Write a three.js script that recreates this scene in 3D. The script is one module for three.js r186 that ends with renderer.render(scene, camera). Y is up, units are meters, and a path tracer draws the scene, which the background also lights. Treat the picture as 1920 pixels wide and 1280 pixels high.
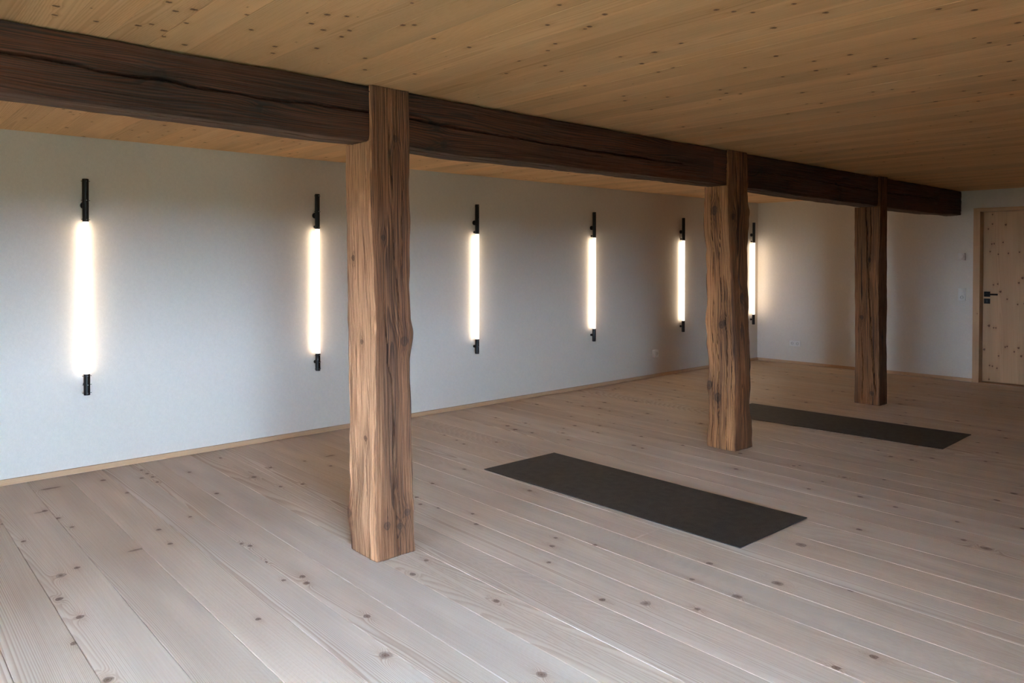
import * as THREE from 'three';
import { RoundedBoxGeometry } from 'three/addons/geometries/RoundedBoxGeometry.js';
import { RectAreaLightUniformsLib } from 'three/addons/lights/RectAreaLightUniformsLib.js';
import { mergeGeometries } from 'three/addons/utils/BufferGeometryUtils.js';

// ---------------------------------------------------------------- camera, sky, exposure
const scene = new THREE.Scene();
const FOCAL = 1451.6, CX = 927.0, CY = 511.9;                 // pixels of a 1920 x 1280 frame
const camera = new THREE.PerspectiveCamera(2 * Math.atan(640 / FOCAL) * 180 / Math.PI, 1.5, 0.05, 200);
camera.position.set(-0.396, 1.481, 5.946);
{
  const yaw = 0.7371, pitch = -0.0151;
  camera.lookAt(camera.position.x + Math.sin(yaw) * Math.cos(pitch), camera.position.y + Math.sin(pitch), camera.position.z - Math.cos(yaw) * Math.cos(pitch));
}
camera.setViewOffset(1920, 1280, 960 - CX, 640 - CY, 1920, 1280);   // the shifted lens keeps the verticals upright
scene.add(camera);

const SKY = new THREE.Color().setRGB(0.645, 0.875, 1.14);        // overcast daylight
scene.background = SKY;
scene.backgroundIntensity = 98;

const renderer = new THREE.WebGLRenderer({ antialias: true });
renderer.toneMapping = THREE.LinearToneMapping;
renderer.toneMappingExposure = 1.0;
renderer.shadowMap.enabled = true;
RectAreaLightUniformsLib.init();

// ---------------------------------------------------------------- dimensions (metres)
const H = 2.35, XB = 10.337, XA = -3.2, ZR = 7.1, TILT = 0.036, CTILT = 0.031;

// ---------------------------------------------------------------- helpers
let seedState = 1234567;
const rnd = () => { seedState = (seedState * 1664525 + 1013904223) >>> 0; return seedState / 4294967296; };
const PERM = new Uint8Array(512); { const p = [...Array(256).keys()]; for (let i = 255; i > 0; i--) { const j = Math.floor(rnd() * (i + 1)); [p[i], p[j]] = [p[j], p[i]]; } for (let i = 0; i < 512; i++) PERM[i] = p[i & 255]; }
function noise(x, y, s = 0, px = 0) {                          // value noise, 0..1; px: period in x
  let xi = Math.floor(x), yi = Math.floor(y); const fx = x - xi, fy = y - yi;
  let x1 = xi + 1; if (px) { xi = ((xi % px) + px) % px; x1 = ((x1 % px) + px) % px; }
  const u = fx * fx * (3 - 2 * fx), v = fy * fy * (3 - 2 * fy);
  const r0 = PERM[(yi + s) & 255], r1 = PERM[(yi + 1 + s) & 255];
  const a = PERM[(xi & 255) + r0 & 255], b = PERM[(x1 & 255) + r0 & 255], c = PERM[(xi & 255) + r1 & 255], d = PERM[(x1 & 255) + r1 & 255];
  return ((a + (b - a) * u) * (1 - v) + (c + (d - c) * u) * v) / 255;
}
const sn = (x, y, s, px) => noise(x, y, s, px) * 2 - 1;
const clamp = (x, a = 0, b = 1) => Math.min(b, Math.max(a, x));
const smooth = (a, b, x) => { const t = clamp((x - a) / (b - a)); return t * t * (3 - 2 * t); };
function table(tab, x) {                                       // piecewise linear; rows [x, ...values]
  if (x <= tab[0][0]) return tab[0].slice(1);
  for (let i = 1; i < tab.length; i++) if (x <= tab[i][0]) { const t = smooth(tab[i - 1][0], tab[i][0], x); return tab[i].slice(1).map((v, k) => tab[i - 1][k + 1] * (1 - t) + v * t); }
  return tab[tab.length - 1].slice(1);
}
const taken = {};
const numbered = (n) => { taken[n] = (taken[n] ?? -1) + 1; return taken[n] ? `${n}_${String(taken[n]).padStart(3, '0')}` : n; };
function mesh(name, geo, mat, parent = scene) {
  const m = new THREE.Mesh(geo, mat); m.name = parent === scene ? numbered(name) : name; m.castShadow = m.receiveShadow = true; parent.add(m); return m;
}
function root(name, data, parent = scene) { const g = new THREE.Group(); g.name = numbered(name); g.userData = data; parent.add(g); return g; }
const structure = (label, category) => ({ kind: 'structure', label, category });
function box(x0, x1, y0, y1, z0, z1) {                          // uv in metres
  const g = new THREE.BoxGeometry(x1 - x0, y1 - y0, z1 - z0).translate((x0 + x1) / 2, (y0 + y1) / 2, (z0 + z1) / 2);
  const p = g.attributes.position, n = g.attributes.normal, uv = g.attributes.uv;
  for (let i = 0; i < p.count; i++) Math.abs(n.getX(i)) > .5 ? uv.setXY(i, p.getZ(i), p.getY(i)) : Math.abs(n.getY(i)) > .5 ? uv.setXY(i, p.getX(i), p.getZ(i)) : uv.setXY(i, p.getX(i), p.getY(i));
  return g;
}
const rbox = (x0, x1, y0, y1, z0, z1, r = .002) => new RoundedBoxGeometry(x1 - x0, y1 - y0, z1 - z0, 2, r).translate((x0 + x1) / 2, (y0 + y1) / 2, (z0 + z1) / 2);
function dataTexture(data, W, Hh, srgb = true, repeat = true) {
  const t = new THREE.DataTexture(data, W, Hh, THREE.RGBAFormat);
  t.magFilter = THREE.LinearFilter; t.minFilter = THREE.LinearMipmapLinearFilter; t.generateMipmaps = true; t.anisotropy = 8;
  t.wrapS = t.wrapT = repeat ? THREE.RepeatWrapping : THREE.ClampToEdgeWrapping;
  if (srgb) t.colorSpace = THREE.SRGBColorSpace; t.needsUpdate = true; return t;
}

// ---------------------------------------------------------------- wood
// One board: annual rings cut along the grain (v), bent round knots. Colours are sRGB bytes.
function paintWood(data, W, px0, px1, py0, py1, wm, hm, P, period = 0) {
  const [er, eg, eb] = P.early, [lr, lg, lb] = P.late, [kr, kg, kb] = P.knot, S = P.seed, ks = P.knots;
  for (let py = py0; py < py1; py++) {
    const v = (py - py0 + .5) / (py1 - py0) * hm;
    const cu = P.cu + P.wander * sn(v * .45, S * .37, S), dd = P.depth * (.65 + .7 * noise(v * .3 + 9, S * .61, S + 7));
    const near = ks.filter((k) => Math.abs(k[1] - v) < k[2] * 14 + .1);
    for (let px = px0; px < px1; px++) {
      const u = (px - px0 + .5) / (px1 - px0) * wm;
      const pu = period ? px / (px1 - px0) * period : 0;
      let warp = P.warp * (sn(period ? pu : u * 9, v * 1.3, S + 1, period) + .5 * sn(period ? pu * 3 : u * 26, v * 3.1, S + 2, period * 3));
      let kd = 0, halo = 0, kcore = 0;
      for (const k of near) {
        let du = u - k[0]; if (period) { if (du > wm / 2) du -= wm; if (du < -wm / 2) du += wm; }
        const dv = v - k[1], R = k[2], e = k[4] || 1;
        const a2 = du * du / (R * R * e * e * 2.2) + dv * dv / (R * R * 9);
        if (a2 < 9) warp += Math.sign(du || 1) * R * .75 * Math.exp(-a2) * (Math.abs(du) / (R * e) > .05 ? 1 : 0);
        const wob = 1 + .2 * sn(du / R * 1.1 + 31, dv / R * 1.1, S + 5);
        const q = Math.sqrt(du * du / (R * R * e * e) + dv * dv / (R * R * 1.25)) * wob;
        if (q < 1.25) { const m = (1 - smooth(.7, 1.2, q)) * k[3]; if (m > kd) { kd = m; kcore = q; } }
        const hq = du * du / (R * R * e * e * 3) + dv * dv / (R * R * 26);
        if (hq < 6) halo = Math.max(halo, Math.exp(-hq * 1.3) * k[3] * .55);
      }
      const r = Math.sqrt((u - cu) * (u - cu) + dd * dd) + warp;
      const ph = r / P.ring, f = ph - Math.floor(ph);
      const band = .45 + .55 * noise(Math.floor(ph) * 1.37, S * 3.1, S + 3);
      let late = smooth(.25, .86, f) * (1 - smooth(.9, 1, f)) * band;
      const fib = sn(period ? pu * P.fibreP : u * P.fibre, v * P.fibreL, S + 4, period * (P.fibreP || 0)) * P.fibreA;
      let t = clamp(late * P.contrast + fib + P.blotch * sn(period ? pu : u * 7, v * 1.1, S + 6, period));
      let tone = 1 + P.mottle * sn(period ? pu * 2 : u * 13, v * 2.3, S + 8, period * 2);
      if (P.check) {                                            // dark weather fissures along the fibre
        const c = noise(period ? pu * P.checkP : u * P.check, v * 2.6, S + 9, period * (P.checkP || 0)) - .1 * noise(period ? pu * 4 : u * 30, v * 9, S + 10, period * 4);
        t = clamp(t + smooth(.8, .93, c) * P.checkA);
      }
      t = clamp(t + halo * .85);
      let R = er + (lr - er) * t, G = eg + (lg - eg) * t, B = eb + (lb - eb) * t;
      if (kd > 0) { const kk = kd * (.8 + .2 * Math.sin(kcore * 9)); R += (kr - R) * kk; G += (kg - G) * kk; B += (kb - B) * kk; }
      if (P.skinShade) {                                             // old brown skin plus shade painted in on all faces but the left, ragged edge
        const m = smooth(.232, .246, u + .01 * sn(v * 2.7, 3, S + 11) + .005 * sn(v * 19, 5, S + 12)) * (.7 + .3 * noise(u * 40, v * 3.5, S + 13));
        R *= 1 - m * P.skinShade[0]; G *= 1 - m * P.skinShade[1]; B *= 1 - m * P.skinShade[2];
      }
      if (P.greyed) {                                           // underside of the beam mixed towards a lighter grey, ragged edge
        const m = smooth(.722, .74, u + .008 * sn(v * 3.1, 4, S + 14) + .004 * sn(v * 23, 6, S + 15)) * (.35 + .35 * noise(u * 60, v * 4, S + 16));
        R += (P.greyed[0] - R) * m; G += (P.greyed[1] - G) * m; B += (P.greyed[2] - B) * m;
      }
      const i = (py * W + px) * 4;
      data[i] = clamp(R * tone * P.tone[0], 0, 255); data[i + 1] = clamp(G * tone * P.tone[1], 0, 255); data[i + 2] = clamp(B * tone * P.tone[2], 0, 255); data[i + 3] = 255;
    }
  }
}
// A board laid along z: profile across (s, y), sheared by `tilt` (the old house is out of square).
function boardGeometry(s0, s1, z0, z1, yFace, yBack, gap, chamfer, tilt, uvOf) {
  const a = s0 + gap, b = s1 - gap, c = chamfer, d = Math.sign(yFace - yBack) * c;
  const prof = [[a, yBack], [a, yFace - d], [a + c, yFace], [b - c, yFace], [b, yFace - d], [b, yBack]];
  const pos = [], uv = [], put = (s, y, z) => { pos.push(s - tilt * z, y, z); uv.push(...uvOf(s, z)); };
  const up = yFace > yBack;
  const quad = (p, q) => { const l = [[p, z1], [q, z1], [q, z0], [p, z1], [q, z0], [p, z0]]; if (!up) l.reverse(); for (const [w, z] of l) put(w[0], w[1], z); };
  for (let i = 0; i < 6; i++) quad(prof[i], prof[(i + 1) % 6]);
  for (const z of [z0, z1]) for (let i = 1; i < 5; i++) { const tri = [prof[0], prof[i], prof[i + 1]]; if ((z === z1) === up) tri.reverse(); for (const w of tri) put(w[0], w[1], z); }
  const g = new THREE.BufferGeometry(); g.setAttribute('position', new THREE.Float32BufferAttribute(pos, 3)); g.setAttribute('uv', new THREE.Float32BufferAttribute(uv, 2)); g.computeVertexNormals(); return g;
}
const pairs = (s) => s.split(' ').map((t) => t.split(',').map(Number));

// ---------------------------------------------------------------- plaster, ground
function plasterTexture() {
  const N = 512, d = new Uint8Array(N * N * 4);
  for (let y = 0; y < N; y++) for (let x = 0; x < N; x++) {
    const u = x / N * 64, v = y / N * 64;
    let h = .5 + .3 * sn(u * 2, v * 2, 20, 128) + .2 * sn(u * .5, v * .5, 21, 32) + .2 * sn(u * 4, v * 4, 22, 256);
    const i = (y * N + x) * 4; d[i] = d[i + 1] = d[i + 2] = 244 + 11 * clamp(h); d[i + 3] = 255;
  }
  const t = dataTexture(d, N, N); t.repeat.set(2, 2); return t;
}
const plaster = new THREE.MeshStandardMaterial({ name: 'plaster', color: '#e6ded4', roughness: .95, map: plasterTexture() });
mesh('outdoor_ground', new THREE.PlaneGeometry(120, 120).rotateX(-Math.PI / 2).translate(3, -.6, 3), new THREE.MeshStandardMaterial({ name: 'grass', color: '#4c5238', roughness: 1 })).userData = structure('meadow outside the house');

// ---------------------------------------------------------------- walls
const wallLeft = mesh('wall_left', box(XA - .3, XB + .3, -.3, H + .4, -.3, 0), plaster); wallLeft.userData = structure('long off-white plaster wall carrying the tube lamps');
const DZ0 = 2.915, DZ1 = 3.86, DY = 2.092;                       // door opening
const wallBack = mesh('wall_back', mergeGeometries([box(XB, XB + .3, -.3, H + .4, 0, DZ0), box(XB, XB + .3, DY, H + .4, DZ0, DZ1), box(XB, XB + .3, -.3, H + .4, DZ1, ZR + .3), box(XB, XB + .3, -.3, -.001, DZ0, DZ1)]), plaster);
wallBack.userData = structure('off-white plaster end wall with the pine door');
// the end wall and the long wall on the camera's side hold the windows
const SILL = .5, HEAD = 1.72;
const endWin = [[3.15, 3.9], [4.6, 5.35]], sideWin = [[-1.2, .75]], THICK = .65;
function wallWithWindows(make, a0, a1, holes) {
  const g = []; let a = a0;
  for (const [h0, h1] of holes) { g.push(make(a, h0, -.3, H + .4), make(h0, h1, -.3, SILL), make(h0, h1, HEAD, H + .4)); a = h1; }
  g.push(make(a, a1, -.3, H + .4)); return mergeGeometries(g);
}
const bounceBrown = new THREE.MeshStandardMaterial({ name: 'bounce_brown', color: '#9a6a42', roughness: .7 });  // made-up brown for the unseen walls, added to warm and darken bounce light
mesh('wall_front', wallWithWindows((a, b, y0, y1) => box(XA - THICK, XA, y0, y1, a, b), 0, ZR, endWin), bounceBrown).userData = structure('unseen end wall with two windows, brown colour added to warm the bounce light');
mesh('wall_right', wallWithWindows((a, b, y0, y1) => box(a, b, y0, y1, ZR, ZR + THICK), XA - THICK, XB, sideWin), bounceBrown).userData = structure('long unseen wall with one window, brown colour added to warm the bounce light');
const frameMat = new THREE.MeshStandardMaterial({ name: 'painted_window_wood', color: '#d9d4c9', roughness: .5 });
const paneMat = new THREE.MeshPhysicalMaterial({ name: 'window_glass', color: '#ffffff', roughness: 0, transmission: 1, thickness: 0, ior: 1.45 });
let winNo = 0;
function windowUnit(along, a0, a1, at) {
  const w = new THREE.Group(); w.name = `window_${++winNo}`; w.userData = structure('white casement window'); scene.add(w);
  const f = (p0, p1, y0, y1, d = .03) => along === 'z' ? rbox(at - d, at + d, y0, y1, p0, p1, .004) : rbox(p0, p1, y0, y1, at - d, at + d, .004);
  const m = (a0 + a1) / 2;
  mesh('window_frame', mergeGeometries([f(a0, a0 + .06, SILL, HEAD), f(a1 - .06, a1, SILL, HEAD), f(a0 + .06, a1 - .06, SILL, SILL + .06), f(a0 + .06, a1 - .06, HEAD - .06, HEAD), f(m - .035, m + .035, SILL + .06, HEAD - .06)]), frameMat, w);
  for (const [p, q] of [[a0 + .06, m - .035], [m + .035, a1 - .06]]) mesh('pane', along === 'z' ? box(at - .003, at + .003, SILL + .06, HEAD - .06, p, q) : box(p, q, SILL + .06, HEAD - .06, at - .003, at + .003), paneMat, w);
}
for (const [a, b] of endWin) windowUnit('z', a, b, XA - THICK + .1);
for (const [a, b] of sideWin) windowUnit('x', a, b, ZR + THICK - .1);

// ---------------------------------------------------------------- floor: wide brushed boards
const floorSeams = [.27, .505, .755, .996, 1.22, 1.405, 1.598, 1.848, 2.075, 2.308, 2.56, 2.81, 3.04, 3.285, 3.504, 3.756, 4.025];
{ const left = []; for (let s = .27 - .24; s > XA - .5; s -= .225 + .03 * rnd()) left.unshift(s); floorSeams.unshift(...left); for (let s = 4.025 + .245; s < XB + .7; s += .225 + .035 * rnd()) floorSeams.push(s); }
const floorKnots = pairs('0.47,0.86 0.70,0.76 0.73,0.96 0.75,1.18 0.50,1.25 0.53,1.88 0.61,1.83 0.46,2.16 0.48,2.41 0.40,2.64 0.42,3.01 1.18,0.71 1.15,0.30 1.43,0.21 1.43,0.33 1.43,0.44 1.36,0.42 1.41,0.59 1.09,1.55 1.06,1.81 1.30,1.45 1.66,0.49 1.91,0.24 1.60,1.11 1.34,2.06 1.36,2.12 1.32,2.38 1.28,2.64 1.35,2.74 1.37,2.66 1.02,2.93 1.82,1.92 1.78,2.16 2.11,1.29 2.41,0.76 2.48,1.01 2.14,0.76 1.37,3.21 1.24,3.53 1.80,3.02 1.89,3.38 1.80,3.64 1.58,4.02 2.35,3.32 2.33,3.92 2.22,3.77 2.70,3.32 2.52,3.18 2.55,2.51 2.47,2.29 2.43,2.16 2.50,2.03 2.76,1.86 3.14,1.73 3.12,2.41 2.45,2.66 2.62,3.11 4.58,3.03 5.01,3.29 5.08,3.85 4.57,3.90 4.52,4.13 4.50,4.47 4.16,4.71 3.50,4.04 3.96,4.15 3.12,3.86 3.07,4.20 2.70,3.91 2.69,4.15 2.88,4.46 2.45,4.10 2.41,4.71 2.59,4.77 5.62,3.84 5.63,4.39 5.95,3.86 4.53,0.54 3.72,0.78 3.67,1.00 3.63,1.14 3.87,1.27 6.60,0.27 5.64,0.49 5.59,1.05 5.64,1.70 4.92,1.94 4.91,2.36 4.59,2.20 4.76,1.60 4.99,1.43 4.94,0.33 4.37,1.61 4.57,0.90 6.78,3.93 7.47,3.67 5.84,3.36 7.49,3.07 8.48,2.85 9.51,1.56 8.21,1.45 8.37,2.02 9.00,1.29 6.50,4.14');
const spikeKnots = pairs('0.84,0.27 0.90,1.78 2.63,0.75 0.68,0.77');
const bigKnots = pairs('0.53,1.88 1.24,3.53 1.80,3.64 1.58,4.02 2.33,3.92 3.50,4.04 4.16,4.71 0.42,3.01 3.07,4.20 2.69,4.15');
const Z0 = -.05, Z1 = ZR + .05, ZL = Z1 - Z0;
const woodBase = { early: [238, 226, 215], late: [196, 169, 149], knot: [100, 72, 58], ring: .0042, warp: .0024, wander: .05, fibre: 420, fibreL: 5, fibreA: .1, blotch: .12, mottle: .035, contrast: .75 };
function floorAtlas(count, W, Hh, boards, zl) {
  const data = new Uint8Array(W * Hh * 4), tw = W / count;
  boards.forEach(([s0, s1], k) => {
    const wm = s1 - s0, knots = [];
    const add = (list, size, dark, e) => { for (const [x, z] of list) { const s = x + TILT * z; if (s >= s0 && s < s1) knots.push([s - s0, z - Z0, size * (.75 + .5 * rnd()), dark * (.75 + .25 * rnd()), e]); } };
    add(floorKnots, .0125, .85, 1); add(spikeKnots, .012, .6, 4); add(bigKnots, .02, .5, 1);
    const visible = s0 > .2 && s0 < 4.2, n = visible ? 2 : s0 > 4.2 ? 9 : 10;
    for (let i = 0; i < n; i++) { const z = visible ? 5.1 + 1.9 * rnd() : s0 > 6 ? 7 * rnd() : s0 > 4.2 ? (rnd() < .6 ? 4.4 + 2.6 * rnd() : .2 + 3.5 * rnd()) : 7 * rnd(); knots.push([wm * (.1 + .8 * rnd()), z, .008 + .011 * rnd(), .55 + .35 * rnd(), 1]); }
    const w = .965 + .06 * rnd(), warm = rnd();
    paintWood(data, W, k * tw, (k + 1) * tw, 0, Hh, wm, zl, { ...woodBase, seed: 11 + k * 3 + Math.floor(s0 * 7), cu: wm * (-.35 + 1.7 * rnd()), depth: .035 + .09 * rnd(), ring: .0036 + .0022 * rnd(), contrast: .5 + .45 * rnd(), knots, tone: [w, w * (.985 + .02 * warm), w * (.96 + .045 * warm)] });
  });
  return dataTexture(data, W, Hh);
}
const floor = root('floor', structure('wide brushed pale softwood floor boards'));
{
  const boards = []; for (let i = 0; i + 1 < floorSeams.length; i++) boards.push([floorSeams[i], floorSeams[i + 1]]);
  const nearA = boards.filter((b) => b[0] > .0 && b[0] < 1.9), nearB = boards.filter((b) => b[0] >= 1.9 && b[0] < 5.6).slice(0, 16), rest = boards.filter((b) => !nearA.includes(b) && !nearB.includes(b));
  const slots = [[nearA, 8, 4.7], [nearB, 16, 5.4], [rest.slice(-20).concat(rest.slice(0, 12)), 32, ZL]];
  const mats = slots.map(([list, n, zl], i) => { const t = floorAtlas(n, 2048, 2048, list.slice(0, n), zl); return new THREE.MeshPhysicalMaterial({ name: `floor_wood_${'abc'[i]}`, map: t, roughness: .5, specularIntensity: .8 }); });
  for (const b of boards) {
    let g = slots.findIndex(([l, n]) => l.slice(0, n).includes(b)), k = g >= 0 ? slots[g][0].indexOf(b) : Math.floor(rnd() * 32); if (g < 0) g = 2;
    const n = slots[g][1], lift = (rnd() - .5) * .0006;
    const cuts = b[0] < 3.07 && b[1] > 3.07 ? [Z0, 3.4, Z1] : [Z0, Z1];
    for (let i = 0; i + 1 < cuts.length; i++) {
      const flip = i === 1;
      const uvOf = (s, z) => { let a = (s - b[0]) / (b[1] - b[0]); if (flip) a = 1 - a; return [(k + .01 + .98 * a) / n, (z - Z0) / slots[g][2]]; };
      mesh('plank', boardGeometry(b[0], b[1], cuts[i] + (i ? .0008 : 0), cuts[i + 1], lift, -.03, .0006, .0022, TILT, uvOf), mats[g], floor);
    }
  }
  mesh('subfloor', box(XA - .3, XB + .3, -.3, -.031, -.3, ZR + .3), new THREE.MeshStandardMaterial({ name: 'subfloor_timber', color: '#5a4636', roughness: 1 }), floor);
}

// ---------------------------------------------------------------- ceiling: spruce lamellas glued into panels
const ceilingKnots = pairs('0.28,2.98 0.30,2.87 0.43,2.89 0.56,2.94 0.59,2.99 0.60,3.20 0.64,3.26 0.68,3.09 0.65,2.94 0.68,2.86 0.78,2.80 0.55,3.28 0.89,3.17 1.01,3.52 1.07,3.55 1.19,3.32 1.17,3.41 1.06,3.02 1.10,2.92 1.20,3.11 1.43,3.11 1.28,3.60 1.31,3.63 1.16,3.82 1.47,3.54 1.65,3.54 1.02,3.39 1.54,2.94 1.75,3.03 1.09,3.35 0.95,3.49 0.80,3.33 1.67,3.96 1.81,4.02 1.80,4.05 1.87,3.81 1.92,3.72 2.09,3.54 2.22,3.52 1.95,3.52 2.06,3.32 2.22,3.86 2.27,4.00 2.38,3.85 2.56,3.81 2.54,3.90 2.24,4.15 2.04,4.50 1.98,4.47 2.10,4.54 2.32,4.50 2.78,4.12 3.07,4.15 2.52,3.40 2.85,3.38 2.95,3.31 3.04,3.52 3.10,3.80 3.19,3.78 3.26,3.82 3.31,3.67 3.88,3.05 4.10,3.19 1.73,4.18 1.54,4.14 3.26,3.26 2.54,4.99 2.64,5.07 3.02,4.96 3.19,4.52 3.25,4.38 2.91,4.53 3.47,4.05 3.72,4.30 3.73,4.39 3.87,4.44 4.04,4.62 4.15,4.66 4.38,4.59 4.32,4.76 3.96,4.86 3.74,4.78 3.53,4.95 4.43,4.03 4.13,3.94 3.96,3.72 3.76,3.93 3.81,3.99 4.22,4.43 3.07,4.31 2.90,4.38 3.09,4.61 2.86,4.80 3.14,4.98 2.92,5.13 2.29,4.71 2.12,4.68 2.70,4.31');
const ceiling = root('ceiling', structure('knotty spruce board ceiling'));
{
  const joints = [.76, 1.72, 2.66, 3.7, 4.75]; { for (let s = .76 - .98; s > XA - .7; s -= .98) joints.unshift(s); for (let s = 4.75 + 1.0; s < XB + 1.6; s += 1.0) joints.push(s); }
  const boards = [];
  for (let i = 0; i + 1 < joints.length; i++) {
    const n = 6, w = []; let sum = 0; for (let k = 0; k < n; k++) { w.push(.8 + .4 * rnd()); sum += w[k]; }
    let s = joints[i]; for (let k = 0; k < n; k++) { const e = k === n - 1 ? joints[i + 1] : s + w[k] / sum * (joints[i + 1] - joints[i]); boards.push([s, e, k === 0, k === n - 1]); s = e; }
  }
  const shown = boards.filter((b) => b[1] > .1 && b[0] < 10.8), atlases = [shown.slice(0, 32), shown.slice(32, 64)];
  const mats = atlases.map((list, i) => {
    const data = new Uint8Array(2048 * 2048 * 4);
    list.forEach(([s0, s1], k) => {
      const wm = s1 - s0, knots = [];
      for (const [x, z] of ceilingKnots) { const s = x + CTILT * z; if (s >= s0 && s < s1) knots.push([s - s0, z - Z0, .0075 * (.8 + .5 * rnd()), .8 + .2 * rnd(), 1.25]); }
      for (let j = 0; j < 9; j++) knots.push([wm * (.08 + .84 * rnd()), s0 < 4.6 ? (rnd() < .6 ? 2.7 * rnd() : 5 + 2 * rnd()) : 7 * rnd(), .004 + .006 * rnd(), .65 + .3 * rnd(), 1.2]);
      for (let j = 0; j < 5; j++) knots.push([wm * rnd(), 7 * rnd(), .002 + .002 * rnd(), .7, 1.1]);
      const w = .94 + .1 * rnd(), warm = rnd();
      paintWood(data, 2048, k * 64, k * 64 + 64, 0, 2048, wm, ZL, { seed: 101 + k * 5 + i * 77, early: [238, 196, 146], late: [206, 156, 107], knot: [84, 50, 28], cu: wm * (-.4 + 1.8 * rnd()), depth: .015 + .07 * rnd(), ring: .0055 + .003 * rnd(), warp: .004, wander: .06, fibre: 260, fibreL: 4, fibreA: .12, blotch: .14, mottle: .03, contrast: .6, knots, tone: [w, w * (.985 + .02 * warm), w * (.96 + .05 * warm)] });
    });
    return new THREE.MeshStandardMaterial({ name: `ceiling_wood_${'ab'[i]}`, map: dataTexture(data, 2048, 2048), roughness: .75 });
  });
  for (const b of boards) {
    let a = atlases.findIndex((l) => l.includes(b)), k = a >= 0 ? atlases[a].indexOf(b) : Math.floor(rnd() * 32); if (a < 0) a = 1;
    const g = boardGeometry(b[0] + (b[2] ? .0012 : 0), b[1] - (b[3] ? .0012 : 0), Z0, Z1, H + (rnd() - .5) * .0004, H + .05, .0001, b[2] || b[3] ? .0016 : .0006, CTILT, (s, z) => [(k + .01 + .98 * (s - b[0]) / (b[1] - b[0])) / 32, (z - Z0) / ZL]);
    mesh('board', g, mats[a], ceiling);
  }
  mesh('slab', box(XA - THICK, XB + .3, H + .051, H + .4, -.3, ZR + THICK), plaster, ceiling);
}

// ---------------------------------------------------------------- hewn timbers
// A long timber skinned row by row. section(t) gives [a0, a1, b0, b1] (extent in the two cross directions), cracks lie on its four faces.
function timberGeometry({ rows, section, counts, radius, rough, cracks, seed, place, length, perimeter, vScale = 1 }) {
  const pos = [], uv = [], idx = [], ring = counts.reduce((a, b) => a + b, 0) + 1;
  rows.forEach((t, ri) => {
    const [a0, a1, b0, b1] = section(t);
    let per = 0;
    for (let f = 0; f < 4; f++) {
      const n = counts[f], last = f === 3;
      for (let k = 0; k < n + (last ? 1 : 0); k++) {
        const u = k / n, len = f % 2 ? a1 - a0 : b1 - b0;          // faces: 0 left (b0 to b1), 1 front (a0 to a1), 2 right (b1 to b0), 3 back (a1 to a0)
        const near = u < .5 ? u * len : (1 - u) * len, side = u < .5 ? -1 : 1, corner = (f + (u < .5 ? 0 : 1)) % 4;
        let rc = radius[corner] * (.55 + .9 * noise(t * 3.1, corner * 7.3, seed + 30) + .35 * sn(t * 17, corner * 5.1, seed + 31)); rc = Math.min(Math.max(rc, .003), len * .45);
        let along = u * len, inset = 0, nx = 0, ny = 1;
        if (near < rc) { const th = (1 - near / rc) * Math.PI / 4; along = side < 0 ? rc - rc * Math.sin(th) : len - rc + rc * Math.sin(th); inset = rc - rc * Math.cos(th); nx = side * Math.sin(th); ny = Math.cos(th); }
        const s = f + u, m = along;
        let d = rough.big * sn(s * 1.7, t * 2.1, seed) * Math.min(1, near / .04 + .25) + rough.mid * sn(s * 9, t * 6, seed + 1) + rough.fine * sn(s * 42, t * 3.5, seed + 2) + rough.fine * .6 * sn(s * 90, t * 9, seed + 3);
        for (const c of cracks) if (c.face === f && t >= c.path[0][0] && t <= c.path[c.path.length - 1][0]) {
          const q = (m - table(c.path, t)[0] * len - .0035 * sn(t * 14, 3, seed + 5) - .0015 * sn(t * 60, 5, seed + 6)) / c.width, end = Math.min(1, (t - c.path[0][0]) / .08, (c.path[c.path.length - 1][0] - t) / .08);
          if (Math.abs(q) < 3) d -= c.depth * Math.max(0, end) * Math.exp(-q * q);
        }
        for (const c of rough.bumps || []) if (c.face === f) { const e = ((m - c.u * len) / c.r) ** 2 + ((t - c.t) / (c.r * 1.6)) ** 2; if (e < 9) d += c.h * Math.exp(-e); }
        let A, B;
        if (f === 0) { A = a0 + inset - d * ny; B = b0 + along + nx * d; }
        if (f === 1) { A = a0 + along + nx * d; B = b1 - inset + d * ny; }
        if (f === 2) { A = a1 - inset + d * ny; B = b1 - along - nx * d; }
        if (f === 3) { A = a1 - along - nx * d; B = b0 + inset - d * ny; }
        pos.push(...place(A, B, t)); uv.push((per + u * perimeter[f]) , t / length * vScale);
      }
      per += perimeter[f];
    }
    if (ri) for (let k = 0; k < ring - 1; k++) { const p = (ri - 1) * ring + k, q = p + ring; idx.push(p, q, p + 1, p + 1, q, q + 1); }
  });
  const g = new THREE.BufferGeometry();
  // close both ends
  for (const [r, rev] of [[0, false], [rows.length - 1, true]]) { const c = pos.length / 3; let x = 0, y = 0, z = 0; for (let k = 0; k < ring - 1; k++) { x += pos[(r * ring + k) * 3]; y += pos[(r * ring + k) * 3 + 1]; z += pos[(r * ring + k) * 3 + 2]; } const n = ring - 1; pos.push(x / n, y / n, z / n); uv.push(.5, r ? .99 : .01); for (let k = 0; k < n; k++) rev ? idx.push(c, r * ring + k + 1, r * ring + k) : idx.push(c, r * ring + k, r * ring + k + 1); }
  g.setAttribute('position', new THREE.Float32BufferAttribute(pos, 3)); g.setAttribute('uv', new THREE.Float32BufferAttribute(uv, 2)); g.setIndex(idx); g.computeVertexNormals(); return g;
}
const PER = [.25, .25, .25, .25];
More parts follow.
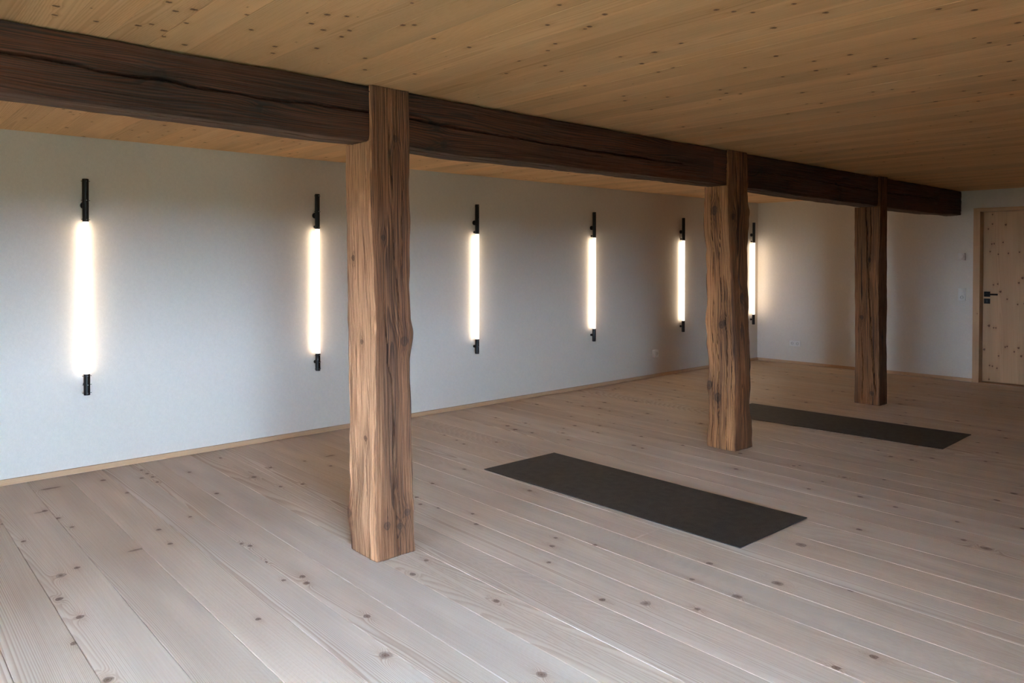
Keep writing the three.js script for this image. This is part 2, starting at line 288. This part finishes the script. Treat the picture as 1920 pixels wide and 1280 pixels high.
function timberMaterial(name, W, Hh, hm, seed, early, late, knots, extra = {}) {
  const data = new Uint8Array(W * Hh * 4);
  paintWood(data, W, 0, W, 0, Hh, .96, hm, { seed, early, late, knot: late.map((c) => c * .62), cu: .36, depth: .05, ring: .0075, warp: .014, wander: .05, fibre: 200, fibreP: 24, fibreL: 5, fibreA: .42, blotch: .35, mottle: .12, contrast: .85, check: 60, checkP: 9, checkA: .75, skinShade: [.36, .43, .5], knots: knots.map(([f, u, y, r, dk]) => [(f + u) * .24, y, r, dk ?? .6, 1]), tone: [1, 1, 1], ...extra }, 8);
  const t = dataTexture(data, W, Hh);
  return new THREE.MeshStandardMaterial({ name, map: t, bumpMap: t, bumpScale: .004, roughness: .82 });
}
const BEAM_F = (x) => table([[-4, 2.70], [6, 2.70], [10.4, 2.725]], x)[0], BEAM_B = (x) => table([[-4, 2.495], [6, 2.495], [10.4, 2.51]], x)[0];
const BEAM_Y = [[-4, 2.09], [.16, 2.093], [.8, 2.082], [1.6, 2.076], [2.5, 2.063], [4, 2.071], [5, 2.074], [6.9, 2.054], [9.2, 2.036], [10.4, 2.05]];
function post({ label, shape, cracks, bumps, radius, seed, mat, round = 0, coarse = 1 }) {
  const mid = table(shape, 2)[0] + .1, notch = table(BEAM_Y, mid)[0] - .002, back = BEAM_F(mid) - .004, fil = .035;
  const rows = []; const step = .006 * coarse; for (let y = 0; y < notch - .001; y += step) rows.push(y);
  rows.push(notch - .0005); for (let k = 1; k <= 10; k++) rows.push(notch + fil * (1 - Math.cos(k / 10 * Math.PI / 2)) + .0002);
  for (let y = notch + fil + .006; y < H - .003; y += step) rows.push(y); rows.push(H - .001);
  const section = (y) => {
    const [x0, x1, z0, z1] = table(shape, y); let zb = z0;
    if (y >= notch) { const q = clamp((y - notch) / fil); zb = back - fil * (1 - Math.sqrt(Math.max(0, 1 - (1 - q) * (1 - q)))); }
    return [x0, x1, Math.min(zb, z1 - .02), z1];
  };
  const g = timberGeometry({ rows, section, counts: [110, 150, 36, 24].map((c) => Math.round(c / coarse)), radius, rough: { big: .007, mid: .003, fine: .0016, bumps }, cracks, seed, place: (a, b, t) => [a, t, b], length: H, perimeter: PER });
  const m = mesh('timber_post', g, mat); m.userData = { label, category: 'post', group: 'hewn timber posts under the beam' }; return m;
}
const oak1 = timberMaterial('hewn_wood_light', 1024, 2048, H, 201, [198, 148, 110], [100, 62, 38], [[0, .27, 1.5, .014], [0, .5, 1.08, .012], [1, .28, .17, .02], [1, .82, .21, .018], [1, .62, .15, .017], [0, .04, .19, .024], [1, .62, 2.1, .018], [1, .78, 1.08, .024], [0, .63, .6, .014], [1, .3, 1.6, .014]], { skinShade: [.44, .5, .55], checkA: .5, contrast: 1, fibreA: .5 });
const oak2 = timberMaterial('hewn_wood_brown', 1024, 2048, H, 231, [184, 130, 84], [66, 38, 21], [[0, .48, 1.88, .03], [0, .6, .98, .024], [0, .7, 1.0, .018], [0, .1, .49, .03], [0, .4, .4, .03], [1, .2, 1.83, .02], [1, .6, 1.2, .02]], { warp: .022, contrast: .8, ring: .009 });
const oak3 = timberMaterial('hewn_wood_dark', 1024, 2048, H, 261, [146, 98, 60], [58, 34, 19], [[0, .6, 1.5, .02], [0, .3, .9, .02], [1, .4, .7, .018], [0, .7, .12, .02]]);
const shape1 = [[0, 1.722, 1.955, 2.503, 2.757], [.19, 1.716, 1.948, 2.49, 2.758], [.33, 1.716, 1.937, 2.508, 2.757], [.54, 1.716, 1.932, 2.508, 2.756], [.78, 1.716, 1.936, 2.508, 2.754], [.96, 1.716, 1.93, 2.507, 2.754], [1.12, 1.716, 1.942, 2.505, 2.752], [1.2, 1.716, 1.936, 2.499, 2.748], [1.4, 1.716, 1.94, 2.493, 2.736], [1.66, 1.716, 1.948, 2.488, 2.725], [1.98, 1.716, 1.95, 2.482, 2.722], [2.35, 1.72, 1.95, 2.478, 2.712]];
const cracks1 = [{ face: 1, width: .0032, depth: .03, path: [[.0, .58], [.15, .54], [.41, .5], [.67, .48], [.855, .46], [.985, .34], [1.14, .29], [1.3, .27]] }, { face: 1, width: .0028, depth: .022, path: [[1.15, .68], [1.28, .66], [1.6, .57], [1.8, .53], [2.0, .47], [2.2, .45]] }, { face: 1, width: .0025, depth: .012, path: [[.12, .78], [.2, .66], [.36, .58], [.5, .56]] }, { face: 0, width: .0022, depth: .008, path: [[1.3, .32], [1.5, .28], [1.62, .3]] }, { face: 0, width: .0022, depth: .007, path: [[.25, .66], [.4, .62], [.62, .66]] }, { face: 1, width: .003, depth: .012, path: [[1.35, .8], [1.6, .78], [2.0, .83]] }, { face: 0, width: .003, depth: .01, path: [[1.8, .8], [2.0, .82], [2.06, .85]] }];
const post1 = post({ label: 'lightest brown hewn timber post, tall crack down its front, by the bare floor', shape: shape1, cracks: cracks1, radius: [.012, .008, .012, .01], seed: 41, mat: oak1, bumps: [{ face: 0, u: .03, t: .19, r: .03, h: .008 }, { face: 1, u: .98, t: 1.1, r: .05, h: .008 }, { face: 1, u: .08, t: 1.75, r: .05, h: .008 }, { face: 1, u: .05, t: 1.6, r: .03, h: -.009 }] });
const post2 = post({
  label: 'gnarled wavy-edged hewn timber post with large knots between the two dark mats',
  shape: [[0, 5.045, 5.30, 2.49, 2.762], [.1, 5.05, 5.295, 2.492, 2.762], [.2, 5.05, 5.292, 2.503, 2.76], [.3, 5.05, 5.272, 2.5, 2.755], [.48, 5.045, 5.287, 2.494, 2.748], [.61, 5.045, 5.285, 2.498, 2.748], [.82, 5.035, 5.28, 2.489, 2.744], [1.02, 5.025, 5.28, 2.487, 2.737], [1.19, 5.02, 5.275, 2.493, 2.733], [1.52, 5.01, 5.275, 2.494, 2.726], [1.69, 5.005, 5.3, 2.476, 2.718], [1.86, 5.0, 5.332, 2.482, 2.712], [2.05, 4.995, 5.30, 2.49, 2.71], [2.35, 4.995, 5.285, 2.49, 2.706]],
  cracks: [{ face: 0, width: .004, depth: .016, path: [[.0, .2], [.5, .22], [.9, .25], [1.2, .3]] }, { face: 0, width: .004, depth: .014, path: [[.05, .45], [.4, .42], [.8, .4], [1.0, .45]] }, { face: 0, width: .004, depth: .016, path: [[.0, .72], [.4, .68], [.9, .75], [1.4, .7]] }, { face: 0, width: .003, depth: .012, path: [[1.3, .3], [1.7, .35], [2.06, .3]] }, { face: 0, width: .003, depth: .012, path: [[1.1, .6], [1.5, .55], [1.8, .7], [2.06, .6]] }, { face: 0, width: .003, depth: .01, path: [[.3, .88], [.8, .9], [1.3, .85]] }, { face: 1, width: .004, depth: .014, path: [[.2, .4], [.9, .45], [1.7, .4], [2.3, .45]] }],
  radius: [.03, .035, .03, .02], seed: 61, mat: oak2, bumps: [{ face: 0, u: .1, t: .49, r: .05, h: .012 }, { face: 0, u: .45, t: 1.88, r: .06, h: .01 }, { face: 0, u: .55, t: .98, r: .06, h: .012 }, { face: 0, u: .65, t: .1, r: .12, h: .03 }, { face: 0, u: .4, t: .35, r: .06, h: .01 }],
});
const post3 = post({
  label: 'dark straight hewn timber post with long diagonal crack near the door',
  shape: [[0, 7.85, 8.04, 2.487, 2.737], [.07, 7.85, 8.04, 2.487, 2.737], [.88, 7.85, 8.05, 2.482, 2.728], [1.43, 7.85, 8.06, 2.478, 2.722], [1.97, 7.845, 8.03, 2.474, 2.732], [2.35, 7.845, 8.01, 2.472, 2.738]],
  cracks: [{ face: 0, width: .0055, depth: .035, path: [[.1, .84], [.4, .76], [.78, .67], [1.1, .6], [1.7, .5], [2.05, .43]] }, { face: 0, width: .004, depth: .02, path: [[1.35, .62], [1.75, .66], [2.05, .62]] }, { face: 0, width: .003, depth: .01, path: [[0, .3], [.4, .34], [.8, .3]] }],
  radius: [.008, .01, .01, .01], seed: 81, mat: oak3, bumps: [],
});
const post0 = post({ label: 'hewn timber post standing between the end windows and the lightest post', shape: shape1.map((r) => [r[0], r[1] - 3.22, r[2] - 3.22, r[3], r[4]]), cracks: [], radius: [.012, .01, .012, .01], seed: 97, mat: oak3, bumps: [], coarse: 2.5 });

// the beam, running along x over all posts
{
  const W = 2048, Hh = 1024, data = new Uint8Array(W * Hh * 4), tmp = new Uint8Array(Hh * W * 4);
  const kn = []; for (let i = 0; i < 16; i++) kn.push([.96 * rnd(), 4.6 * rnd() + .1, .014 + .016 * rnd(), .8, 1]);
  paintWood(tmp, Hh, 0, Hh, 0, W, .96, 4.8, { seed: 301, early: [76, 40, 18], late: [22, 10, 4], knot: [16, 8, 4], cu: .38, depth: .05, ring: .009, warp: .022, wander: .05, fibre: 200, fibreP: 24, fibreL: 6, fibreA: .3, blotch: .3, mottle: .12, contrast: 1, check: 60, checkP: 9, checkA: .5, greyed: [118, 98, 82], knots: kn, tone: [1, 1, 1] }, 8);
  for (let y = 0; y < W; y++) for (let x = 0; x < Hh; x++) { const a = (y * Hh + x) * 4, b = (x * W + y) * 4; for (let c = 0; c < 4; c++) data[b + c] = tmp[a + c]; }
  const map = dataTexture(data, W, Hh); const mat = new THREE.MeshStandardMaterial({ name: 'smoked_beam_wood', map, bumpMap: map, bumpScale: .002, roughness: .78 });
  const rows = []; for (let x = XA + .002; x < XB - .002; x += x < -.2 ? .06 : .012) rows.push(x); rows.push(XB - .002);
  // a = across (z), b = height; faces: 0 back (bottom to top), 1 top, 2 front (top to bottom), 3 underside
  const section = (x) => [BEAM_B(x) + .006 * sn(x * 1.3, 2, 71), BEAM_F(x) + .004 * sn(x * 1.1, 5, 72), table(BEAM_Y, x)[0] + .004 * sn(x * 2.7, 1, 73), H - .003 - .004 * noise(x * 1.1, 7, 74)];
  const cr = (p) => p.map(([x, y]) => { const s = section(x); return [x, (s[3] - y) / (s[3] - s[2])]; });
  const g = timberGeometry({ rows, section, counts: [16, 10, 88, 70], radius: [.015, .008, .012, .014], rough: { big: .006, mid: .0028, fine: .0012, bumps: [] }, seed: 141, place: (a, b, t) => [t, b, a], length: 4.8, perimeter: PER,
    cracks: [{ face: 2, width: .0045, depth: .03, path: cr([[-1.5, 2.235], [.16, 2.228], [.38, 2.229], [.51, 2.218], [.71, 2.219], [.93, 2.211], [1.22, 2.208], [1.43, 2.216], [1.7, 2.213], [1.99, 2.215], [2.42, 2.201], [3.2, 2.19], [4.4, 2.19]]) }, { face: 2, width: .004, depth: .018, path: cr([[4.9, 2.2], [6, 2.22], [7.6, 2.2], [9.5, 2.21]]) }, { face: 3, width: .004, depth: .015, path: [[.2, .5], [2, .45], [4, .5]] }, { face: 3, width: .004, depth: .012, path: [[3.5, .3], [6, .35], [10, .3]] }] });
  // uv: along the beam in x, round it in y
  const uv = g.attributes.uv; for (let i = 0; i < uv.count; i++) { const a = uv.getX(i), b = uv.getY(i); uv.setXY(i, b, a); }
  const ix = g.index.array; for (let i = 0; i < ix.length; i += 3) { const t = ix[i]; ix[i] = ix[i + 1]; ix[i + 1] = t; }
  g.computeVertexNormals();
  const m = mesh('timber_beam', g, mat); m.userData = { label: 'long smoke-dark hewn timber beam carried by the posts under the ceiling', category: 'beam' };
}

// ---------------------------------------------------------------- baseboards and door
const trimWood = (() => {
  const data = new Uint8Array(256 * 1024 * 4), kn = []; for (let i = 0; i < 4; i++) kn.push([.25 * rnd(), 1.6 * rnd(), .006, .7, 1]);
  paintWood(data, 256, 0, 256, 0, 1024, .25, 1.7, { seed: 411, early: [206, 168, 130], late: [178, 136, 98], knot: [96, 60, 38], cu: .1, depth: .05, ring: .006, warp: .004, wander: .04, fibre: 260, fibreL: 4, fibreA: .12, blotch: .12, mottle: .04, contrast: .6, knots: kn, tone: [1, 1, 1] });
  return new THREE.MeshStandardMaterial({ name: 'trim_wood', map: dataTexture(data, 256, 1024), roughness: .6 });
})();
function swapUv(g, sx = 4, sy = .6) { const uv = g.attributes.uv; for (let i = 0; i < uv.count; i++) uv.setXY(i, uv.getY(i) * sx, uv.getX(i) * sy); return g; }
mesh('baseboard_left', swapUv(box(XA, XB - .001, .004, .042, .001, .016)), trimWood).userData = structure('thin pine baseboard along the lamp wall');
mesh('baseboard_back', swapUv(box(XB - .016, XB - .001, .004, .042, .017, 2.862)), trimWood).userData = structure('thin pine baseboard along the door wall');
{
  const door = new THREE.Group(); door.name = 'door_1'; door.userData = structure('knotty pine door with black lever handle'); scene.add(door);
  const data = new Uint8Array(1024 * 2048 * 4);
  const px2 = (list) => list.map(([x, y, r]) => [(x - 180) / 282 * .47, (1190 - y) / 1130 * 2.08, r || .008, .85, 1]);
  const kn = px2([[238, 75], [238, 138], [322, 145, .011], [212, 170], [306, 260], [235, 270], [250, 268], [225, 320], [277, 338], [340, 332], [408, 325], [248, 540], [275, 534], [428, 492, .013], [406, 524, .01], [292, 584, .012], [335, 632], [400, 664], [440, 658], [222, 812, .013], [252, 824], [266, 824], [326, 946], [338, 941], [408, 946, .011], [382, 973], [425, 998, .011], [193, 972, .012], [285, 1008], [228, 1076], [246, 1079], [275, 1090], [225, 1168]]);
  for (let i = 0; i < 20; i++) kn.push([.5 + .45 * rnd(), 2.05 * rnd(), .006 + .006 * rnd(), .8, 1]);
  paintWood(data, 1024, 0, 1024, 0, 2048, .95, 2.08, { seed: 431, early: [212, 172, 132], late: [184, 140, 100], knot: [84, 50, 30], cu: .2, depth: .04, ring: .008, warp: .006, wander: .1, fibre: 240, fibreL: 4, fibreA: .12, blotch: .12, mottle: .04, contrast: .5, knots: kn, tone: [1, 1, 1] });
  const leafMat = new THREE.MeshStandardMaterial({ name: 'door_wood', map: dataTexture(data, 1024, 2048, true, false), roughness: .6 });
  const LX = XB + .1;
  const board = (z0, z1) => { const g = rbox(LX, LX + .04, .012, 2.084, z0, z1, .0015), p = g.attributes.position, uv = g.attributes.uv; for (let i = 0; i < p.count; i++) uv.setXY(i, (p.getZ(i) - 2.94) / .95, p.getY(i) / 2.08); return g; };
  const leaf = new THREE.Group(); leaf.name = 'door_leaf'; door.add(leaf);
  for (const [a, b] of [[2.942, 3.329], [3.33, 3.6], [3.601, 3.845]]) mesh('board', board(a, b), leafMat, leaf);
  const vert = (x0, x1, y0, y1, z0, z1) => { const g = box(x0, x1, y0, y1, z0, z1), uv = g.attributes.uv, p = g.attributes.position; for (let i = 0; i < uv.count; i++) uv.setXY(i, p.getZ(i) * 4 + p.getX(i) * 4, p.getY(i) * .6); return g; };
  mesh('jamb', vert(XB - .018, XB + .14, 0, DY, DZ0 - .015, DZ0 + .022), trimWood, door);
  mesh('jamb', vert(XB - .018, XB + .14, 0, DY, DZ1 - .012, DZ1 + .015), trimWood, door);
  mesh('lintel', swapUv(box(XB - .018, XB + .14, DY - .006, DY + .012, DZ0 - .015, DZ1 + .015)), trimWood, door);
  mesh('casing', vert(XB - .02, XB - .0005, 0, 2.13, 2.866, 2.902), trimWood, door);
  mesh('casing', vert(XB - .02, XB - .0005, 0, 2.13, 3.872, 3.908), trimWood, door);
  mesh('casing', swapUv(box(XB - .02, XB - .0005, 2.104, 2.13, 2.902, 3.872)), trimWood, door);
  mesh('threshold', box(XB, XB + .3, -.03, .004, DZ0, DZ1), trimWood, door);
  const black = new THREE.MeshStandardMaterial({ name: 'black_metal', color: '#101011', roughness: .45, metalness: .6 });
  const handle = new THREE.Group(); handle.name = 'door_handle'; door.add(handle);
  mesh('rosette', rbox(LX - .009, LX + .001, 1.05, 1.112, 2.955, 3.02, .002), black, handle);
  mesh('lever', mergeGeometries([new THREE.CylinderGeometry(.0095, .0095, .05, 16).toNonIndexed().rotateZ(Math.PI / 2).translate(LX - .03, 1.08, 2.99), rbox(LX - .06, LX - .044, 1.07, 1.09, 2.98, 3.112, .003)].map((g) => { const n = g.index ? g.toNonIndexed() : g; return n; })), black, handle);
  const esc = mesh('key_rosette', rbox(LX - .009, LX + .001, .965, 1.026, 2.955, 3.02, .002), black, door);
  mesh('keyhole', rbox(LX - .0105, LX - .0085, .982, 1.008, 2.984, 2.991, .0008), new THREE.MeshStandardMaterial({ name: 'keyhole_metal', color: '#4a4a4a', roughness: .4, metalness: .8 }), esc);
  mesh('hallway_wall', box(XB + .31, XB + .4, -.3, H + .4, 2.5, 4.3), plaster, door);
}

// ---------------------------------------------------------------- tube lamps
const lampBlack = new THREE.MeshStandardMaterial({ name: 'lamp_black', color: '#0d0d0e', roughness: .42, metalness: .3 });
const screwMat = new THREE.MeshStandardMaterial({ name: 'screw_steel', color: '#b9b9bb', roughness: .3, metalness: .9 });
const tubeMat = new THREE.MeshStandardMaterial({ name: 'lit_tube', color: '#fff6ea', roughness: .4, emissive: new THREE.Color().setRGB(1, .93, .82), emissiveIntensity: 1.6 });
const LAMP = { color: new THREE.Color().setRGB(1, .79, .56), radiance: 6.2 };
const LZ = .047, LR = .0205, LT = 2.054, LA = 1.757, LB = .697, LL = .549;
function lathe(profile, seg = 28) { return new THREE.LatheGeometry(profile.map(([r, y]) => new THREE.Vector2(r, y)), seg); }
const housingGeo = (y0, y1) => lathe([[.0001, y0], [LR - .002, y0], [LR, y0 + .002], [LR, y1 - .002], [LR - .002, y1], [.0001, y1]]).translate(0, 0, LZ);
const tubeGeo = lathe([[LR - .0012, LB + .0005], [LR - .0012, LA - .0005]]).translate(0, 0, LZ);
function screwGeo(a, y) { const c = new THREE.CylinderGeometry(.0016, .0016, .007, 8).translate(0, LR + .0025, 0), h = new THREE.CylinderGeometry(.0026, .0026, .0022, 10).translate(0, LR + .0068, 0); return mergeGeometries([c, h]).rotateX(Math.PI / 2).rotateY(a).translate(0, y, LZ); }
const bracketTop = mergeGeometries([new THREE.CylinderGeometry(.024, .024, .012, 24).rotateX(Math.PI / 2).translate(0, 1.872, .0062), new THREE.CylinderGeometry(.013, .013, .03, 18).rotateX(Math.PI / 2).translate(0, 1.872, .0165)]);
const clampTop = mergeGeometries([new THREE.CylinderGeometry(.007, .007, .03, 14).rotateX(Math.PI / 2).translate(0, 1.776, .0155), new THREE.CylinderGeometry(.012, .012, .01, 16).rotateX(Math.PI / 2).translate(0, 1.776, .0055)]);
const bracketLow = mergeGeometries([new THREE.CylinderGeometry(.014, .014, .012, 20).rotateX(Math.PI / 2).translate(0, .622, .0062), new THREE.CylinderGeometry(.008, .008, .03, 14).rotateX(Math.PI / 2).translate(0, .622, .0165)]);
const lampX = [1.121, 2.923, 4.724, 6.53, 8.334, 10.138];
const lampWords = ['first of the row from the window end', 'second of the row from the window end', 'third of the row from the window end', 'fourth of the row from the window end', 'fifth of the row, next above the wall socket', 'last of the row, tight in the room corner'];
lampX.forEach((x, i) => {
  const l = root('tube_wall_lamp', { label: `lit vertical tube lamp with black ends, ${lampWords[i]}`, category: 'wall lamp', group: 'tube lamps along the plaster wall' });
  l.position.x = x;
  const top = mesh('upper_housing', housingGeo(LA, LT), lampBlack, l), low = mesh('lower_housing', housingGeo(LL, LB), lampBlack, l);
  mesh('glass_tube', tubeGeo, tubeMat, l);
  for (const a of [0, Math.PI / 2, -Math.PI / 2]) { for (const y of [LT - .016, 1.905, LA + .014]) mesh('screw', screwGeo(a, y), a ? lampBlack : screwMat, top); for (const y of [LB - .014, .622, LL + .016]) mesh('screw', screwGeo(a, y), a ? lampBlack : screwMat, low); }
  mesh('wall_bracket', bracketTop, lampBlack, l); mesh('cable_gland', clampTop, lampBlack, l); mesh('wall_bracket', bracketLow, lampBlack, l);
  for (let k = 0; k < 4; k++) {                                   // the tube shines to all sides: one area light just outside each quarter of it
    const a = k * Math.PI / 2 + Math.PI / 4, r = new THREE.RectAreaLight(LAMP.color, LAMP.radiance, LR * 1.45, LA - LB - .01);
    r.name = 'tube_light'; r.position.set(Math.sin(a) * (LR * .72 + .0075), (LA + LB) / 2, LZ + Math.cos(a) * (LR * .72 + .0075));
    r.rotation.y = a + Math.PI; l.add(r);
  }
});

// ---------------------------------------------------------------- sockets and switches
const whitePlastic = new THREE.MeshStandardMaterial({ name: 'white_plastic', color: '#e9e7e2', roughness: .4 });
const holeMat = new THREE.MeshStandardMaterial({ name: 'socket_hole', color: '#2b2927', roughness: .7 });
function socketInsert(parent, place) {                           // a round recessed socket: ring, cup, two pin holes, two earth clips
  mesh('socket_cup', place(mergeGeometries([new THREE.TorusGeometry(.0205, .0022, 8, 28), new THREE.CylinderGeometry(.0195, .0195, .002, 28).rotateX(Math.PI / 2)])), whitePlastic, parent);
  for (const s of [-1, 1]) { mesh('pin_hole', place(new THREE.CylinderGeometry(.0028, .0028, .002, 10).rotateX(Math.PI / 2).translate(s * .0095, 0, .0014)), holeMat, parent); mesh('earth_clip', place(new THREE.BoxGeometry(.004, .006, .003).translate(0, s * .0178, .0016)), screwMat, parent); }
  mesh('shadow_ring', place(new THREE.TorusGeometry(.0178, .0012, 8, 28).translate(0, 0, .0008)), holeMat, parent);
}
{
  const s = root('wall_socket', { label: 'single white surface-mounted socket low on the lamp wall under the fifth lamp', category: 'socket' });
  mesh('box', rbox(7.716, 7.8, .26, .352, 0, .042, .004), whitePlastic, s);
  socketInsert(s, (g) => g.translate(7.758, .306, .0435));
  const onBack = (z, y) => (g) => g.rotateY(-Math.PI / 2).translate(XB - .0115, y, z);
  const d = root('wall_socket', { label: 'white double socket just above the baseboard between lamp corner and dark post', category: 'socket' });
  mesh('plate', rbox(XB - .011, XB, .256, .337, .51, .676, .003), whitePlastic, d);
  socketInsert(d, onBack(.555, .296)); socketInsert(d, onBack(.632, .296));
  const c = root('switch_socket', { label: 'white combined switch and socket plate beside the door casing', category: 'switch' });
  mesh('plate', rbox(XB - .011, XB, .998, 1.15, 2.702, 2.784, .003), whitePlastic, c);
  mesh('rotary_knob', onBack(2.743, 1.112)(mergeGeometries([new THREE.CylinderGeometry(.0185, .0195, .012, 28).rotateX(Math.PI / 2), new THREE.CylinderGeometry(.024, .024, .002, 28).rotateX(Math.PI / 2)])), whitePlastic, c);
  socketInsert(c, onBack(2.743, 1.036));
  const t = root('thermostat', { label: 'small square white thermostat high beside the door casing', category: 'thermostat' });
  mesh('housing', rbox(XB - .026, XB, 1.494, 1.586, 2.698, 2.776, .005), whitePlastic, t);
  mesh('dial', new THREE.CylinderGeometry(.019, .021, .01, 28).rotateZ(Math.PI / 2).translate(XB - .03, 1.545, 2.743), whitePlastic, t);
}

// ---------------------------------------------------------------- mats
const matTexture = (() => { const N = 512, d = new Uint8Array(N * N * 4); for (let y = 0; y < N; y++) for (let x = 0; x < N; x++) { const v = 60 + 14 * sn(x / 3, y / 3, 50) + 8 * sn(x / 40, y / 40, 51) + (noise(x * .9, y * .9, 52) > .93 ? 22 : 0), i = (y * N + x) * 4; d[i] = v * 1.05; d[i + 1] = v * .98; d[i + 2] = v * .93; d[i + 3] = 255; } return dataTexture(d, N, N); })();
const rubber = new THREE.MeshStandardMaterial({ name: 'mat_rubber', map: matTexture, bumpMap: matTexture, bumpScale: .0006, roughness: .62 });
function floorMat(label, cx, cz, w, l, turn, seed, curl) {
  const nx = 28, nz = 80, th = .0045, pos = [], uv = [], idx = [];
  const P = (i, j, up) => {
    const x = (i / nx - .5) * w, z = (j / nz - .5) * l; let y = .0012 + .0012 * noise(x * 5 + 40, z * 5 + 40, seed);
    const c = Math.min(w / 2 - Math.abs(x), l / 2 - Math.abs(z)); if (c < .03) y += .0006;
    y += curl * smooth(l / 2 - .22, l / 2, z) * (.6 + .4 * noise(x * 6, 3, seed)); pos.push(x, up ? y + th : y, z); uv.push(x * 2.2, z * 2.2);
  };
  for (const up of [1, 0]) for (let j = 0; j <= nz; j++) for (let i = 0; i <= nx; i++) P(i, j, up);
  const o = (nx + 1) * (nz + 1), id = (i, j, b) => b * o + j * (nx + 1) + i;
  for (let j = 0; j < nz; j++) for (let i = 0; i < nx; i++) { idx.push(id(i, j, 0), id(i, j + 1, 0), id(i + 1, j, 0), id(i + 1, j, 0), id(i, j + 1, 0), id(i + 1, j + 1, 0)); idx.push(id(i, j, 1), id(i + 1, j, 1), id(i, j + 1, 1), id(i + 1, j, 1), id(i + 1, j + 1, 1), id(i, j + 1, 1)); }
  for (let j = 0; j < nz; j++) { idx.push(id(0, j, 0), id(0, j, 1), id(0, j + 1, 0), id(0, j + 1, 0), id(0, j, 1), id(0, j + 1, 1)); idx.push(id(nx, j, 0), id(nx, j + 1, 0), id(nx, j, 1), id(nx, j + 1, 0), id(nx, j + 1, 1), id(nx, j, 1)); }
  for (let i = 0; i < nx; i++) { idx.push(id(i, 0, 0), id(i + 1, 0, 0), id(i, 0, 1), id(i + 1, 0, 0), id(i + 1, 0, 1), id(i, 0, 1)); idx.push(id(i, nz, 0), id(i, nz, 1), id(i + 1, nz, 0), id(i + 1, nz, 0), id(i, nz, 1), id(i + 1, nz, 1)); }
  let g = new THREE.BufferGeometry(); g.setAttribute('position', new THREE.Float32BufferAttribute(pos, 3)); g.setAttribute('uv', new THREE.Float32BufferAttribute(uv, 2)); g.setIndex(idx); g = g.toNonIndexed(); g.computeVertexNormals();
  const m = mesh('exercise_mat', g, rubber); m.position.set(cx, 0, cz); m.rotation.y = turn; m.userData = { label, category: 'mat', group: 'dark exercise mats on the floor' };
}
floorMat('dark grey rubber exercise mat on open floor between lightest and gnarled posts', 3.576, 2.855, .713, 2.025, -.014, 3, .002);
floorMat('dark grey rubber exercise mat between the gnarled post and the dark straight post', 6.645, 2.81, .742, 2.01, .022, 9, .001);

renderer.render(scene, camera);
